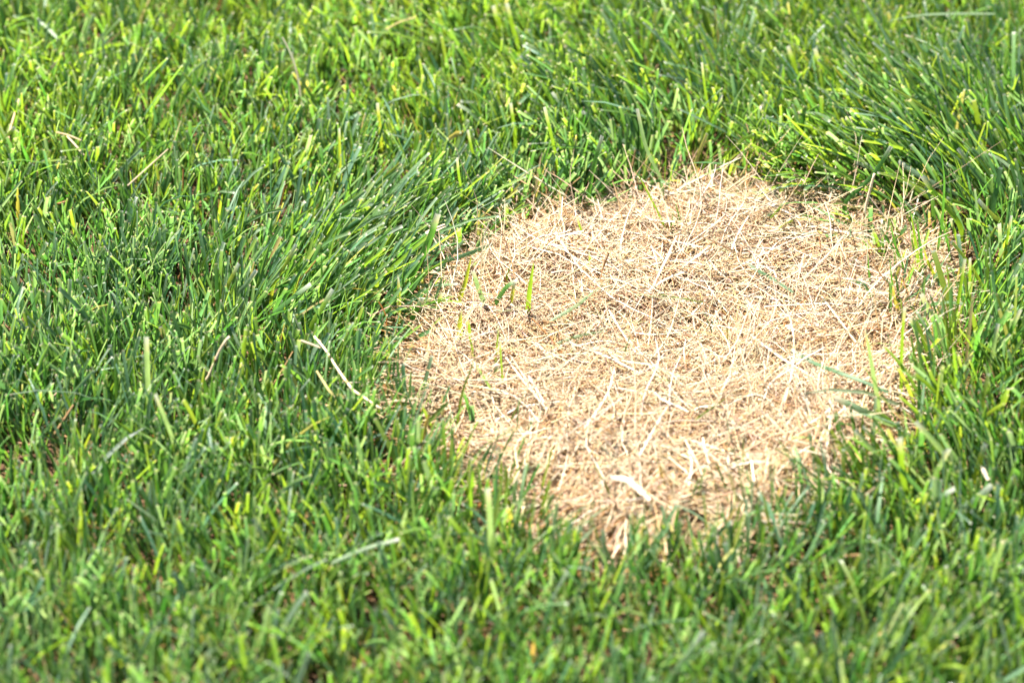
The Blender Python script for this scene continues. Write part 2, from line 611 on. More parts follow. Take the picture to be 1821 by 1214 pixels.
# dead litter between the living blades
n_l = 4500
x = rng.uniform(core[0], core[1], n_l)
y = rng.uniform(core[2], core[3], n_l)
z = ground_z(x, y) + np.abs(rng.normal(0.004, 0.006, n_l))
R = 4
s = np.linspace(-0.5, 0.5, R)
L = rng.uniform(0.008, 0.032, n_l)
az = rng.uniform(0, 6.28, n_l)[:, None] + rng.normal(0, 0.5, n_l)[:, None] * s
pt = rng.normal(0.1, 0.4, n_l)[:, None] + 0 * s
T = np.stack([np.cos(pt) * np.cos(az), np.cos(pt) * np.sin(az), np.sin(pt)], -1)
P = np.cumsum(T * (L[:, None, None] / (R - 1)), 1) + np.stack([x, y, z], -1)[:, None]
P[..., 2] = np.maximum(P[..., 2], ground_z(P[..., 0], P[..., 1]) + 0.0005)
c = pick([CREAM, TAN, ORNG, BRWN], [1.2, 3, 2, 3], n_l) * 0.6
co, qd, cl = tubes(P, np.repeat(rng.uniform(0.0004, 0.0011, n_l)[:, None], R, 1), rng.uniform(0.3, 1, n_l),
                   np.repeat(c[:, None], R, 1))
o = link('grass_clippings', mesh_from('grass_clippings', co, qd, cl, None, M_STRAW))
o['kind'] = 'stuff'
o['label'] = 'dry tan clippings lying between the living grass blades'
o['category'] = 'clippings'

# ------------------------------------------------------------------ single blades and straws one can pick out
GREENS = {'lime': (0.125, 0.20, 0.020), 'yellow': (0.20, 0.235, 0.028), 'green': (0.055, 0.14, 0.028),
          'dark': (0.030, 0.085, 0.022), 'blue': (0.070, 0.145, 0.075), 'grey': (0.13, 0.20, 0.12),
          'pale': (0.155, 0.225, 0.125), 'olive': (0.10, 0.145, 0.025)}
STRAWS = {'white': (0.60, 0.50, 0.37), 'cream': (0.47, 0.355, 0.23), 'tan': (0.40, 0.25, 0.125),
          'orange': (0.32, 0.15, 0.05), 'brown': (0.22, 0.12, 0.055), 'sere': (0.34, 0.29, 0.10)}


def spline(P, n_):
    P = np.asarray(P, float)
    if len(P) == 2:
        t = np.linspace(0, 1, n_)[:, None]
        return P[0] * (1 - t) + P[1] * t
    Q = np.vstack([2 * P[0] - P[1], P, 2 * P[-1] - P[-2]])
    seg = np.linalg.norm(np.diff(P, axis=0), axis=1)
    cum = np.concatenate([[0], np.cumsum(seg)])
    out = []
    for t in np.linspace(0, cum[-1], n_):
        k = min(np.searchsorted(cum, t, 'right') - 1, len(seg) - 1)
        k = max(k, 0)
        f = (t - cum[k]) / max(seg[k], 1e-9)
        p0, p1, p2, p3 = Q[k], Q[k + 1], Q[k + 2], Q[k + 3]
        out.append(0.5 * (2 * p1 + (p2 - p0) * f + (2 * p0 - 5 * p1 + 4 * p2 - p3) * f * f + (3 * p1 - p0 - 3 * p2 + p3) * f ** 3))
    return np.array(out)


def solid_blade(name, line, wid, col, mat, prof, tip=None, round_=False, parent=None, roll=0.0, n_=11):
    """closed lens-section leaf or round stem along a 3D line"""
    C = spline(line, n_)
    T = np.gradient(C, axis=0)
    T /= np.linalg.norm(T, axis=1, keepdims=True)
    V = CAM - C.mean(0)
    V /= np.linalg.norm(V)
    S = np.cross(T, V[None] + 0.35 * np.array([[0, 0, 1.0]]))
    S /= np.linalg.norm(S, axis=1, keepdims=True)
    Nn = np.cross(S, T)
    if roll:
        tw = roll * np.linspace(0.6, 1.2, n_)[:, None]
        S, Nn = S * np.cos(tw) + Nn * np.sin(tw), Nn * np.cos(tw) - S * np.sin(tw)
    W = wid * np.interp(np.linspace(0, 1, n_), prof[0], prof[1])
    sec = 6 if round_ else 3
    rows = []
    ac = []
    for k in range(sec):
        a = 2 * math.pi * k / 6
        if round_:
            ox, oy = math.cos(a) * 0.5, W * math.sin(a) * 0.5
        else:               # a leaf: thin, with a keel along the midrib
            ox, oy = (-0.5, 0.0, 0.5)[k], (0.0, 0.17, 0.0)[k] * W
        rows.append(C + S * (W * ox)[:, None] + Nn * oy[:, None])
        ac.append(np.full(n_, ox))
    co = np.stack(rows, 1).reshape(-1, 3)
    acr = np.stack(ac, 1).reshape(-1)
    q = []
    for r_ in range(n_ - 1):
        for k in range(sec if round_ else 2):
            k2 = (k + 1) % sec
            q.append((r_ * sec + k, r_ * sec + k2, (r_ + 1) * sec + k2, (r_ + 1) * sec + k))
    if round_:
        e = (n_ - 1) * 6
        q += [(0, 3, 2, 1), (0, 5, 4, 3), (e, e + 1, e + 2, e + 3), (e, e + 3, e + 4, e + 5)]
    c = np.repeat(np.array(col)[None], n_, 0) * (1 + 0.07 * rng.normal(size=(n_, 1)))
    if tip is not None:
        c[-1] = tip
        c[-2] = 0.6 * c[-2] + 0.4 * np.array(tip)
    cl = np.repeat(np.clip(c, 0.004, 0.85)[:, None], sec, 1).reshape(-1, 3)
    me = mesh_from(name, co, np.array(q), cl, acr, mat)
    return link(name, me, parent)


def place(pts, mode, z0, z1, tilt):
    """picture points -> 3D line resting on the ground or on the straw mat"""
    if mode == 'up':
        b = at_z(pts[0][0], pts[0][1], 0.0)
        bx_, by_ = np.array([b[0]]), np.array([b[1]])
        zb = max(float(thatch_z(bx_, by_)[0]) + 0.002, 0.001)
        # in the lawn the foot is hidden: what shows starts between the neighbours
        zb += 0.024 * float(1 - smooth(-0.028, 0.006, patch_dist(bx_, by_))[0])
        b = at_z(pts[0][0], pts[0][1], zb)
        a = math.radians(tilt)
        nrm = np.array([0, math.cos(a), -math.sin(a)])
        L = [b] + [at_plane(p[0], p[1], b, nrm) for p in pts[1:]]
        d = L[1] - L[0]
        d = d / np.linalg.norm(d)
        g0 = ground_z(np.array([b[0]]), np.array([b[1]]))[0]
        drop = (b[2] - g0 + 0.003)
        return [b + np.array([-d[0] * drop * 0.3, -d[1] * drop * 0.3, -drop])] + L
    P = np.array(pts, float)
    seg = np.concatenate([[0], np.cumsum(np.linalg.norm(np.diff(P, axis=0), axis=1))])
    seg /= seg[-1]
    L = []
    for k, p in enumerate(pts):
        q = at_z(p[0], p[1], 0.012)
        t = float(thatch_z(np.array([q[0]]), np.array([q[1]]))[0])
        t = max(t, 0.0)
        lift = 0.006 * float(smooth(-0.01, 0.02, patch_dist(q[:1], q[1:2]))[0])     # on top of the loose upper straws
        L.append(at_z(p[0], p[1], t + lift + (z0 + (z1 - z0) * seg[k]) * 0.001))
    return L


PR_CUT = ([0, .12, .3, .85, 1], [.6, .85, 1, .95, .88])
PR_PT = ([0, .12, .35, .7, .9, 1], [.55, .85, 1, .8, .4, .08])
PR_ST = ([0, .5, 1], [1, .95, .8])


def item(name, colr, wpx, pts, label, group=None, mode='up', z=(3, 5), tilt=0, prof=None, tip='auto', roll=0.0):
    dead = colr in STRAWS
    col = STRAWS[colr] if dead else GREENS[colr]
    line = place(pts, mode, z[0], z[1], tilt)
    mid = np.mean(line, 0)
    wid = wpx * np.dot(mid - CAM, FWD) / FPX
    if name == 'dry_straw':
        wid *= 0.72
    rnd = False
    if prof is None:
        prof = PR_ST if name == 'dry_straw' else (PR_CUT if name in ('grass_blade', 'dead_leaf') else PR_PT)
    if prof == 'pt':
        prof = PR_PT
    if prof == 'cut':
        prof = PR_CUT
    tc = None
    if tip == 'auto' and not dead and prof is PR_CUT:
        tc = CUT
    elif isinstance(tip, str) and tip in STRAWS:
        tc = STRAWS[tip]
    if abs(roll) < 1e-6:
        roll = rng.normal(0, 0.25)
    o = solid_blade(name, line, wid, col, (M_STALK if rnd else M_STRAW) if dead else M_GRASS, prof, tc, rnd, roll=roll,
                    n_=max(9, 3 * len(line)))
    o['label'] = label
    o['category'] = {'grass_blade': 'grass blade', 'dry_straw': 'straw', 'dead_leaf': 'dead leaf',
                     'dry_stalk': 'stalk'}[name]
    if group:
        o['group'] = group
    return o


def stalk(pts, colr, wpx, label, joints, mode='up', z=(3, 5), tilt=0, jcol='brown'):
    """a dry stem with swollen joints: Empty > stem, joint"""
    line = place(pts, mode, z[0], z[1], tilt)
    wid = 0.78 * wpx * np.dot(np.mean(line, 0) - CAM, FWD) / FPX
    e = bpy.data.objects.new('dry_stalk', None)
    e.empty_display_size = 0.01
    e.location = line[0]
    COL.objects.link(e)
    e['label'] = label
    e['category'] = 'stalk'
    bpy.context.view_layer.update()
    s_ = solid_blade('stem', [np.asarray(p) - line[0] for p in line], wid, np.minimum(np.array(STRAWS[colr]) * 1.25, 0.85), M_STALK, PR_ST, None, True,
                     parent=e, n_=3 * len(line) + 6)
    C = spline(line, 101)
    for j in joints:
        k = int(j * 100)
        a = C[max(k - 2, 0)] - line[0]
        b = C[min(k + 2, 100)] - line[0]
        solid_blade('joint', [a, (a + b) / 2, b], wid * 1.28, STRAWS[jcol], M_STRAW, ([0, .5, 1], [.8, 1, .8]), None, True,
                    parent=e, n_=5)
    return e


B, S, F = 'grass_blade', 'dry_straw', 'dead_leaf'
GL = 'lime blades standing above the lawn behind the patch'
GR = 'long blades leaning in from beside the patch'
GS = 'pale straws lying on the dead mat'
LIE = dict(mode='lie')

# --- green blades standing in or beside the left side of the dead patch
item(B, 'lime', 10, [(938, 563), (942, 515), (949, 467)], 'bright lime blade standing upright alone in the straw', prof='pt')
item(B, 'green', 9, [(872, 556), (884, 535), (900, 511), (920, 498)], 'folded green blade bending over right inside the straw', tilt=5)
item(B, 'yellow', 7, [(906, 549), (911, 525), (914, 503)], 'short yellowish blade tucked behind the folded green blade')
item(B, 'lime', 6, [(899, 511), (902, 490), (907, 472)], 'small pointed green blade above the folded blade', prof='pt')
item(B, 'grey', 9, [(865, 552), (856, 526), (848, 504), (841, 481)], 'grey green blade tilting left at straw edge', roll=0.5)
item(B, 'yellow', 9, [(816, 545), (821, 520), (828, 500), (838, 456)], 'tall yellow green blade at left rim of straw', prof='pt')
item(B, 'yellow', 12, [(818, 594), (818, 572), (821, 548)], 'short swollen yellow shoot with white sheath at straw rim', prof='pt', tip='white')
item(B, 'lime', 6, [(836, 598), (833, 578), (829, 562)], 'short lime blade beside the swollen yellow shoot')
item(B, 'blue', 7, [(763, 471), (800, 462), (825, 454), (876, 434)], 'long grey green blade lying across the straw rim', mode='lie', z=(34, 12))
item(B, 'green', 12, [(729, 500), (744, 468), (760, 436), (779, 380)], 'broad green blade rising right beside a torn tan leaf', tilt=10)
item(B, 'green', 9, [(722, 596), (735, 562), (751, 530)], 'leaning green blade at the left rim of straw')
item(B, 'lime', 7, [(760, 574), (774, 547), (787, 520)], 'short lime blade leaning right at straw rim')
item(B, 'yellow', 4, [(709, 582), (711, 534), (708, 492)], 'thin yellow green blade standing straight at left rim')
item(B, 'grey', 5, [(733, 506), (770, 507), (814, 505)], 'narrow grey blade lying level over left rim', mode='lie', z=(18, 14))
item(F, 'cream', 10, [(757, 415), (774, 408), (792, 400)], 'torn tan leaf scrap caught in green grass', mode='lie', z=(32, 36))
item(B, 'olive', 5, [(812, 763), (818, 718), (826, 685), (840, 650), (846, 628)], 'jointed olive blade rising through straw on left', tilt=10, prof='pt')
item(B, 'lime', 6, [(840, 636), (839, 615), (833, 594)], 'small lime blade above the jointed olive blade', prof='pt')
item(B, 'lime', 5, [(872, 690), (856, 664), (842, 643)], 'lime blade slanting left across the straw', mode='lie', z=(4, 8))
item(B, 'olive', 3.5, [(881, 646), (884, 612), (886, 578)], 'very thin upright olive stem in the straw')
item(B, 'lime', 3.5, [(894, 683), (891, 640), (889, 603)], 'very thin upright lime stem in the straw')
item(B, 'dark', 6, [(875, 677), (880, 662), (886, 650)], 'tiny dark green shoot in the straw')
item(B, 'olive', 4, [(906, 756), (918, 728), (932, 701)], 'thin olive blade leaning right over pale straw', tilt=8, prof='pt')
item(B, 'olive', 5, [(962, 890), (965, 861), (974, 827), (984, 790)], 'dark olive blade at lower left rim of straw', tilt=6, prof='pt')
item(B, 'olive', 4, [(1085, 884), (1074, 856), (1054, 823)], 'thin olive blade slanting left near the cream leaf', tilt=5, prof='pt')
item(B, 'blue', 9, [(845, 843), (860, 815), (878, 784)], 'blue green blade leaning right at lower left rim', prof='pt')
item(B, 'blue', 10, [(899, 888), (908, 872), (920, 856)], 'short blue green blade among rim clippings')
item(B, 'pale', 11, [(872, 978), (871, 920), (867, 867)], 'pale upright blade with blunt tip below the straw')
item(B, 'green', 11, [(967, 976), (984, 945), (1000, 917)], 'broad green blade leaning right below the straw', prof='pt')

# --- green blades at the back of the patch
item(B, 'lime', 4, [(1184, 411), (1170, 378), (1152, 342), (1136, 313), (1124, 299)], 'long thin lime blade arching left behind the straw', prof='pt')
item(B, 'green', 4, [(1191, 417), (1194, 398), (1197, 377)], 'short green sprig at the back edge of straw', prof='pt')
item(B, 'dark', 4, [(1194, 421), (1200, 402), (1207, 383)], 'short dark sprig beside the green sprig', prof='pt')
item(B, 'lime', 4, [(1046, 474), (1049, 461), (1047, 448)], 'tiny lime tip poking from the tangled straw')
item(B, 'lime', 4, [(1036, 418), (1031, 402), (1026, 386)], 'tiny yellow green tip at back left of straw')
item(B, 'dark', 6, [(1288, 347), (1266, 350), (1243, 346), (1216, 327)], 'curved dark blade drooping over the back edge', mode='lie', z=(6, 14))
item(B, 'green', 6, [(1190, 326), (1170, 322), (1150, 325)], 'level green blade with pale cut end behind straw', mode='lie', z=(26, 28), tip='white')
item(B, 'dark', 6, [(1411, 520), (1371, 494), (1345, 479), (1326, 466)], 'dark green blade lying in the upper straw', mode='lie', z=(6, 7))
item(B, 'green', 8, [(1502, 395), (1504, 360), (1534, 330), (1556, 307), (1585, 260)], 'long green blade arching right over the pale stalk', tilt=12)
item(B, 'lime', 4, [(1370, 388), (1381, 376), (1393, 363)], 'short lime blade at the back rim near a bent stalk', mode='lie', z=(3, 14))
item(B, 'grey', 5, [(1560, 424), (1500, 420), (1420, 414), (1380, 410)], 'dull green blade lying flat at back right', mode='lie', z=(3, 5), prof='pt')
item(B, 'green', 5, [(1500, 398), (1470, 380), (1444, 365)], 'green blade lying flat over brown litter', mode='lie', z=(8, 4), prof='pt')

# --- long blades leaning in from the right
item(B, 'pale', 10, [(1652, 349), (1609, 322), (1563, 304), (1524, 287)], 'wide pale lime blade lying left across dark grass', GR, mode='lie', z=(16, 34))
item(B, 'grey', 9, [(1712, 350), (1674, 333), (1634, 311), (1598, 287)], 'grey green blade lying parallel beside the wide pale blade', mode='lie', z=(18, 36))
item(B, 'lime', 9, [(1708, 404), (1676, 361), (1655, 335), (1640, 313)], 'bright lime blade leaning up and left past a thin blade', tilt=12)
item(B, 'lime', 7, [(1668, 364), (1645, 347), (1609, 322)], 'lime blade touching the end of the wide pale blade', mode='lie', z=(14, 30))
item(B, 'yellow', 9, [(1787, 408), (1760, 378), (1739, 355)], 'yellow green blade slanting left above the right grass', tilt=15)
item(B, 'green', 5, [(1664, 462), (1674, 405), (1678, 355), (1679, 314), (1672, 264)], 'tall thin green blade standing right of the pale stalk', prof='pt')
item(B, 'green', 4, [(1688, 480), (1688, 450), (1681, 414), (1662, 370)], 'thin green blade curving left at its tip', prof='pt')
item(B, 'lime', 8, [(1634, 482), (1628, 430), (1620, 380)], 'upright green blade, one of a close pair at right rim', 'close pair of blades', prof='pt')
item(B, 'green', 6, [(1641, 482), (1636, 435), (1630, 388)], 'upright green blade, one of a close pair at right rim', 'close pair of blades', prof='pt')
item(B, 'green', 5, [(1610, 484), (1592, 435), (1582, 390)], 'slender green blade left of the close pair', prof='pt')
item(B, 'green', 6, [(1604, 472), (1582, 432), (1562, 402)], 'green blade slanting left at upper right rim')
item(B, 'yellow', 6, [(1676, 515), (1662, 490), (1650, 465), (1642, 438)], 'dying yellow blade with tan tip at right rim', prof='pt', tip='tan')
item(B, 'lime', 5, [(1712, 465), (1703, 430), (1690, 388)], 'narrow lime blade with pale tip in right grass')
item(B, 'lime', 5, [(1784, 470), (1791, 425), (1799, 383)], 'narrow lime blade leaning right in right grass')
item(B, 'grey', 8, [(1780, 462), (1779, 430), (1777, 397)], 'broad grey blade standing below the yellow green blade')
item(B, 'pale', 6, [(1819, 320), (1786, 289), (1758, 273)], 'pale blade lying left over the upper right grass', mode='lie', z=(30, 42))
item(B, 'lime', 7, [(1727, 368), (1705, 361), (1683, 352)], 'short lime blade lying level over dark grass', mode='lie', z=(20, 28))
item(B, 'green', 6, [(1729, 320), (1706, 305), (1683, 291)], 'green blade with cut tip lying left in long grass', mode='lie', z=(30, 40))
item(B, 'lime', 7, [(1757, 326), (1730, 298), (1703, 264)], 'lime blade reaching up and left in long grass', tilt=10)
item(B, 'lime', 6, [(1602, 702), (1603, 640), (1605, 590), (1609, 546)], 'slim lime blade with white tip on the straw slope', tip='white')
item(B, 'pale', 9, [(1565, 742), (1558, 694), (1546, 625), (1538, 582)], 'pale tapering blade with white tip over straw', prof='pt', tip='white')
item(B, 'dark', 8, [(1655, 645), (1643, 609), (1630, 585), (1618, 565)], 'dark blunt blade leaning left at right rim')
item(B, 'pale', 9, [(1683, 608), (1660, 570), (1638, 522)], 'wide pale grey blade leaning left at right rim', roll=0.3)
item(B, 'blue', 8, [(1660, 596), (1668, 570), (1678, 548)], 'blue green blade crossing the wide pale grey blade')
item(B, 'dark', 9, [(1688, 553), (1689, 528), (1689, 502)], 'wide dark blade standing behind the right rim')
item(B, 'lime', 6, [(1692, 598), (1703, 541), (1716, 460)], 'tall lime blade leaning right behind the right rim')
item(B, 'lime', 6, [(1724, 540), (1725, 500), (1725, 458)], 'straight lime blade in the tall right grass')
item(B, 'green', 7, [(1766, 585), (1783, 562), (1802, 543)], 'dark green blade leaning far right in tall grass')
item(B, 'green', 8, [(1769, 645), (1790, 605), (1815, 550)], 'long green blade leaning right with blunt tip', tilt=8)
item(B, 'pale', 8, [(1761, 652), (1768, 612), (1775, 575)], 'pale upright blade with cut tip in tall grass')
item(B, 'grey', 8, [(1700, 678), (1714, 655), (1729, 630)], 'grey blade ending in a withered cream tip', tip='white', prof='cut')
item(B, 'green', 4, [(1548, 516), (1545, 480), (1543, 448)], 'thin green blade alone in upper right straw', prof='pt')
item(B, 'green', 4, [(1592, 544), (1586, 500), (1582, 455)], 'thin straight green blade in the right sparse grass', prof='pt')
item(B, 'blue', 6, [(1553, 540), (1545, 518), (1533, 503), (1502, 498)], 'dark blade curling left over the straw', tilt=0, prof='pt')
item(B, 'blue', 7, [(1580, 698), (1537, 679), (1488, 661), (1443, 643), (1407, 621)], 'long blue green blade lying across the straw', mode='lie', z=(14, 8))
item(B, 'grey', 13, [(1590, 756), (1562, 743), (1536, 731), (1485, 707)], 'thick grey hollow stem with white end on straw', mode='lie', z=(20, 16), tip='white', prof='cut')
item(B, 'green', 5, [(1512, 755), (1489, 751), (1449, 736)], 'narrow green blade lying below the thick stem', mode='lie', z=(5, 4), prof='pt')
item(B, 'lime', 9, [(1588, 842), (1570, 808), (1554, 783), (1534, 757)], 'lime blade leaning left under the thick stem', tilt=5)
item(B, 'pale', 9, [(1582, 845), (1562, 815), (1543, 790), (1520, 764)], 'faded pale blade leaning left beside a lime blade', tilt=5)
item(B, 'pale', 10, [(1701, 838), (1680, 808), (1663, 787), (1628, 749)], 'long pale blue blade slanting left over right grass', tilt=6)
item(B, 'lime', 11, [(1608, 882), (1604, 830), (1600, 777)], 'broad lime blade standing at lower right rim')
item(B, 'pale', 10, [(1655, 862), (1671, 828), (1688, 797)], 'broad pale blade leaning right under the pale blue blade')
item(B, 'yellow', 9, [(1732, 852), (1742, 820), (1753, 788)], 'yellow blade leaning right in the right grass')
item(B, 'grey', 10, [(1656, 920), (1665, 898), (1678, 880), (1698, 868)], 'grey blade arching right in the lower right grass')
item(B, 'grey', 11, [(1715, 908), (1739, 884), (1764, 862)], 'wide grey blade leaning far right in lower grass')
item(B, 'pale', 5, [(1110, 636), (1115, 612), (1123, 592)], 'tiny pale green blade amid the central straw', prof='pt')
item(B, 'pale', 7, [(976, 573), (1000, 558), (1023, 545), (1071, 507)], 'pale green blade fading to straw in the patch', mode='lie', z=(6, 12), prof='pt')
item(B, 'pale', 6, [(976, 618), (1005, 605), (1034, 596), (1080, 588)], 'second pale green blade lying lower in the straw', mode='lie', z=(4, 6), prof='pt')
item(B, 'olive', 3.5, [(1252, 538), (1194, 527), (1161, 521)], 'thin olive strand lying level in central straw', mode='lie', z=(4, 4), prof='pt')
item(B, 'olive', 3.5, [(1207, 681), (1176, 673), (1147, 668)], 'thin dark olive strand below the straw centre', mode='lie', z=(4, 4), prof='pt')
item(B, 'grey', 4, [(1266, 575), (1282, 568), (1300, 563)], 'dull grey green strand right of straw centre', mode='lie', z=(4, 4), prof='pt')
item(B, 'olive', 4, [(1236, 747), (1256, 732), (1277, 718), (1298, 702)], 'olive strand slanting over the lower straw', mode='lie', z=(4, 6), prof='pt')

# --- blades that stand out of the lawn
for pts, c, w in [([(893, 62), (884, 35), (877, 10)], 'lime', 8), ([(924, 92), (912, 50), (901, 6)], 'lime', 8),
                  ([(992, 299), (980, 240), (968, 190)], 'lime', 6), ([(847, 296), (838, 262), (832, 231)], 'lime', 5),
                  ([(916, 244), (912, 212), (908, 183)], 'lime', 6), ([(677, 241), (674, 212), (671, 183)], 'yellow', 6),
                  ([(822, 348), (816, 312), (813, 280)], 'lime', 5), ([(1262, 210), (1254, 160), (1248, 111)], 'lime', 5),
                  ([(1467, 147), (1458, 116), (1449, 86)], 'lime', 8), ([(1422, 140), (1411, 110), (1401, 82)], 'lime', 8),
                  ([(1550, 199), (1540, 168), (1529, 137)], 'lime', 7), ([(605, 293), (604, 262), (603, 228)], 'yellow', 5)]:
    item(B, c, w, pts, 'upright lime blade standing out of the lawn behind patch', GL)
item(B, 'lime', 5, [(1252, 244), (1267, 208), (1284, 169)], 'lime blade leaning right against its left leaning neighbours')
item(B, 'lime', 9, [(906, 418), (903, 390), (899, 362)], 'broad lime blade just behind the straw back left rim')
item(B, 'pale', 8, [(1024, 214), (1002, 188), (981, 165)], 'pale blade lying left in the grass behind straw', mode='lie', z=(26, 40))
item(B, 'grey', 7, [(1152, 284), (1091, 237), (1060, 215), (1034, 198)], 'very long grey green blade slanting left behind patch', mode='lie', z=(12, 38))
item(B, 'grey', 7, [(1175, 322), (1160, 288), (1147, 256), (1133, 193)], 'long grey blade leaning left toward the slanting blade', tilt=8)
item(B, 'green', 8, [(1049, 336), (1057, 290), (1071, 241)], 'broad green blade leaning right behind the straw')
item(B, 'pale', 8, [(1653, 154), (1648, 128), (1643, 103)], 'pale upright blade in the upper right grass')
item(B, 'pale', 5, [(1769, 25), (1690, 25), (1632, 28), (1577, 38)], 'long pale blade lying level across far grass', mode='lie', z=(46, 48), prof='pt')
item(B, 'pale', 7, [(104, 70), (84, 50), (65, 34)], 'pale blade lying left in the far left lawn', mode='lie', z=(34, 40))
item(B, 'lime', 7, [(0, 260), (12, 244), (26, 226)], 'lime leaf beside a wavy dry straw at lawn edge', mode='lie', z=(30, 40))
item(B, 'lime', 9, [(552, 586), (577, 540), (592, 514)], 'wide yellow lime blade leaning right in swept grass', tilt=20)
item(B, 'green', 9, [(480, 570), (520, 530), (553, 505)], 'wide green blade with frayed tip in swept grass', tilt=20)
item(B, 'yellow', 6, [(486, 508), (508, 470), (527, 434)], 'narrow yellow lime blade in the swept grass', tilt=15)
item(B, 'pale', 8, [(422, 528), (440, 504), (456, 480)], 'pale blade leaning right left of the swept grass', tilt=10)
item(B, 'yellow', 8, [(401, 520), (413, 492), (425, 468)], 'lime blade with blunt tip leaning right in lawn', tilt=10)
item(B, 'pale', 10, [(265, 712), (262, 660), (260, 598)], 'tall pale blade rising from the left lawn')
item(B, 'pale', 8, [(313, 800), (296, 750), (276, 700)], 'pale blade leaning left in the lower left lawn')
item(B, 'pale', 10, [(1199, 1200), (1225, 1160), (1252, 1122)], 'pale blurred blade leaning right in front of straw', tilt=5)
item(B, 'pale', 7, [(590, 1000), (650, 975), (710, 958)], 'pale blurred blade lying across lower left lawn', mode='lie', z=(38, 44))

# --- dry straws on the lawn
stalk([(364, 685), (372, 667), (389, 627), (400, 608), (408, 599)], 'cream', 7, 'pale jointed dry stalk leaning right in left lawn', [0.30, 0.70], jcol='brown')
stalk([(678, 727), (658, 714), (637, 700), (625, 690), (597, 651), (581, 625), (559, 598)], 'cream', 6, 'long bent dry stalk arching down toward the straw', [0.22, 0.42, 0.72], mode='lie', z=(34, 46), jcol='sere')
stalk([(1529, 423), (1539, 372), (1546, 342), (1555, 309)], 'cream', 7, 'thick pale dry stalk with one joint at back right', [0.52], tilt=8, jcol='tan')
stalk([(1400, 364), (1413, 340), (1420, 323), (1410, 300)], 'tan', 5, 'tan dry stalk bent like an elbow at back rim', [0.64], tilt=4, jcol='brown')
item(S, 'cream', 5, [(535, 605), (552, 611), (570, 618)], 'short cream straw above the long bent stalk', mode='lie', z=(44, 42))
item(S, 'sere', 6, [(615, 706), (591, 700), (575, 678), (563, 659)], 'yellowing straw curving beneath the long bent stalk', mode='lie', z=(36, 46))
item(F, 'tan', 8, [(688, 710), (686, 696), (683, 682)], 'withered tan tip standing left of the straw')
item(S, 'tan', 5, [(605, 756), (608, 744), (612, 733)], 'small tan straw upright in the left lawn')
item(S, 'white', 6, [(535, 182), (530, 140), (519, 100), (502, 66)], 'cream straw arching left in the far lawn', mode='up', tilt=8)
item(S, 'cream', 5, [(71, 148), (86, 128), (103, 108)], 'tan straw leaning right in far left lawn')
item(S, 'cream', 5, [(149, 276), (134, 258), (119, 242)], 'cream straw leaning left in the left lawn', mode='lie', z=(36, 42))
item(S, 'tan', 4, [(99, 235), (120, 240), (145, 250)], 'thin tan straw crossing the left leaning cream straw', mode='lie', z=(40, 40))
item(S, 'cream', 3.5, [(227, 330), (260, 300), (299, 265)], 'fine straw slanting right through the left lawn', mode='lie', z=(38, 46))
item(S, 'tan', 5, [(14, 250), (18, 232), (22, 216), (34, 176)], 'wavy dry straw at the far left lawn edge', mode='lie', z=(34, 44))
item(S, 'sere', 5, [(686, 53), (710, 40), (739, 31)], 'yellowish straw lying in the far middle lawn', mode='lie', z=(44, 48))
item(F, 'white', 5, [(1349, 198), (1356, 187), (1363, 177)], 'small white clipping leaning in the far right grass', mode='lie', z=(40, 46))
item(S, 'orange', 3.5, [(687, 582), (687, 564), (680, 547), (673, 536)], 'orange bent straw standing left of the rim')
item(S, 'orange', 3.5, [(527, 510), (545, 485), (562, 463)], 'orange straw leaning right in the swept grass', tilt=10)
item(F, 'cream', 5, [(685, 582), (680, 568), (674, 557)], 'cream curled dry tip beside the orange bent straw')
item(F, 'white', 7, [(1746, 829), (1752, 842), (1758, 853)], 'white clipping lying in the right grass', mode='lie', z=(40, 36))
item(F, 'white', 7, [(1497, 882), (1503, 894), (1510, 906)], 'white clipping lying at lower right rim', mode='lie', z=(14, 10))
item(F, 'cream', 7, [(1531, 889), (1543, 878), (1557, 867)], 'cream withered tip leaning right at lower right rim', mode='lie', z=(20, 34))

# --- straws one can pick out on the mat
item(S, 'white', 6, [(1430, 497), (1452, 473), (1476, 449), (1499, 421)], 'thick white straw slanting right below the pale stalk', mode='lie', z=(3, 24))
item(F, 'white', 10, [(1156, 889), (1133, 868), (1113, 852), (1084, 850)], 'broad white dead leaf bent over the lower straw', mode='lie', z=(5, 8))
item(F, 'white', 7, [(1396, 580), (1404, 583), (1413, 588)], 'small white leaf scrap right of straw centre', mode='lie', z=(6, 6))
item(F, 'tan', 8, [(1563, 753), (1577, 761), (1593, 773)], 'tan husk lying under the thick grey stem', mode='lie', z=(12, 12))
item(S, 'orange', 4, [(1389, 586), (1410, 556), (1426, 537), (1443, 522)], 'orange straw slanting right across pale straws', mode='lie', z=(3, 6))
item(S, 'tan', 5, [(1520, 498), (1507, 463), (1487, 419)], 'tan straw crossing the thick white straw tip', mode='lie', z=(3, 14))
item(S, 'tan', 5, [(1506, 429), (1524, 434), (1543, 441)], 'short tan straw lying at the foot of the pale stalk', mode='lie', z=(5, 5))
item(S, 'tan', 5, [(1506, 450), (1545, 444), (1588, 435)], 'tan straw lying level at upper right rim', mode='lie', z=(6, 8))
item(S, 'brown', 5, [(1527, 460), (1545, 446), (1564, 431)], 'brown straw crossing two tan straws', mode='lie', z=(8, 10))
item(S, 'tan', 4, [(1334, 341), (1351, 327), (1383, 323)], 'bent tan straw in green grass at back rim', mode='lie', z=(10, 16))
item(S, 'sere', 5, [(1368, 353), (1388, 328), (1410, 304)], 'yellow straw leaning to the elbow shaped stalk', tilt=4)
item(S, 'tan', 3.5, [(1007, 341), (1018, 327), (1032, 315)], 'fine tan straw leaning right behind the back left rim', mode='up')
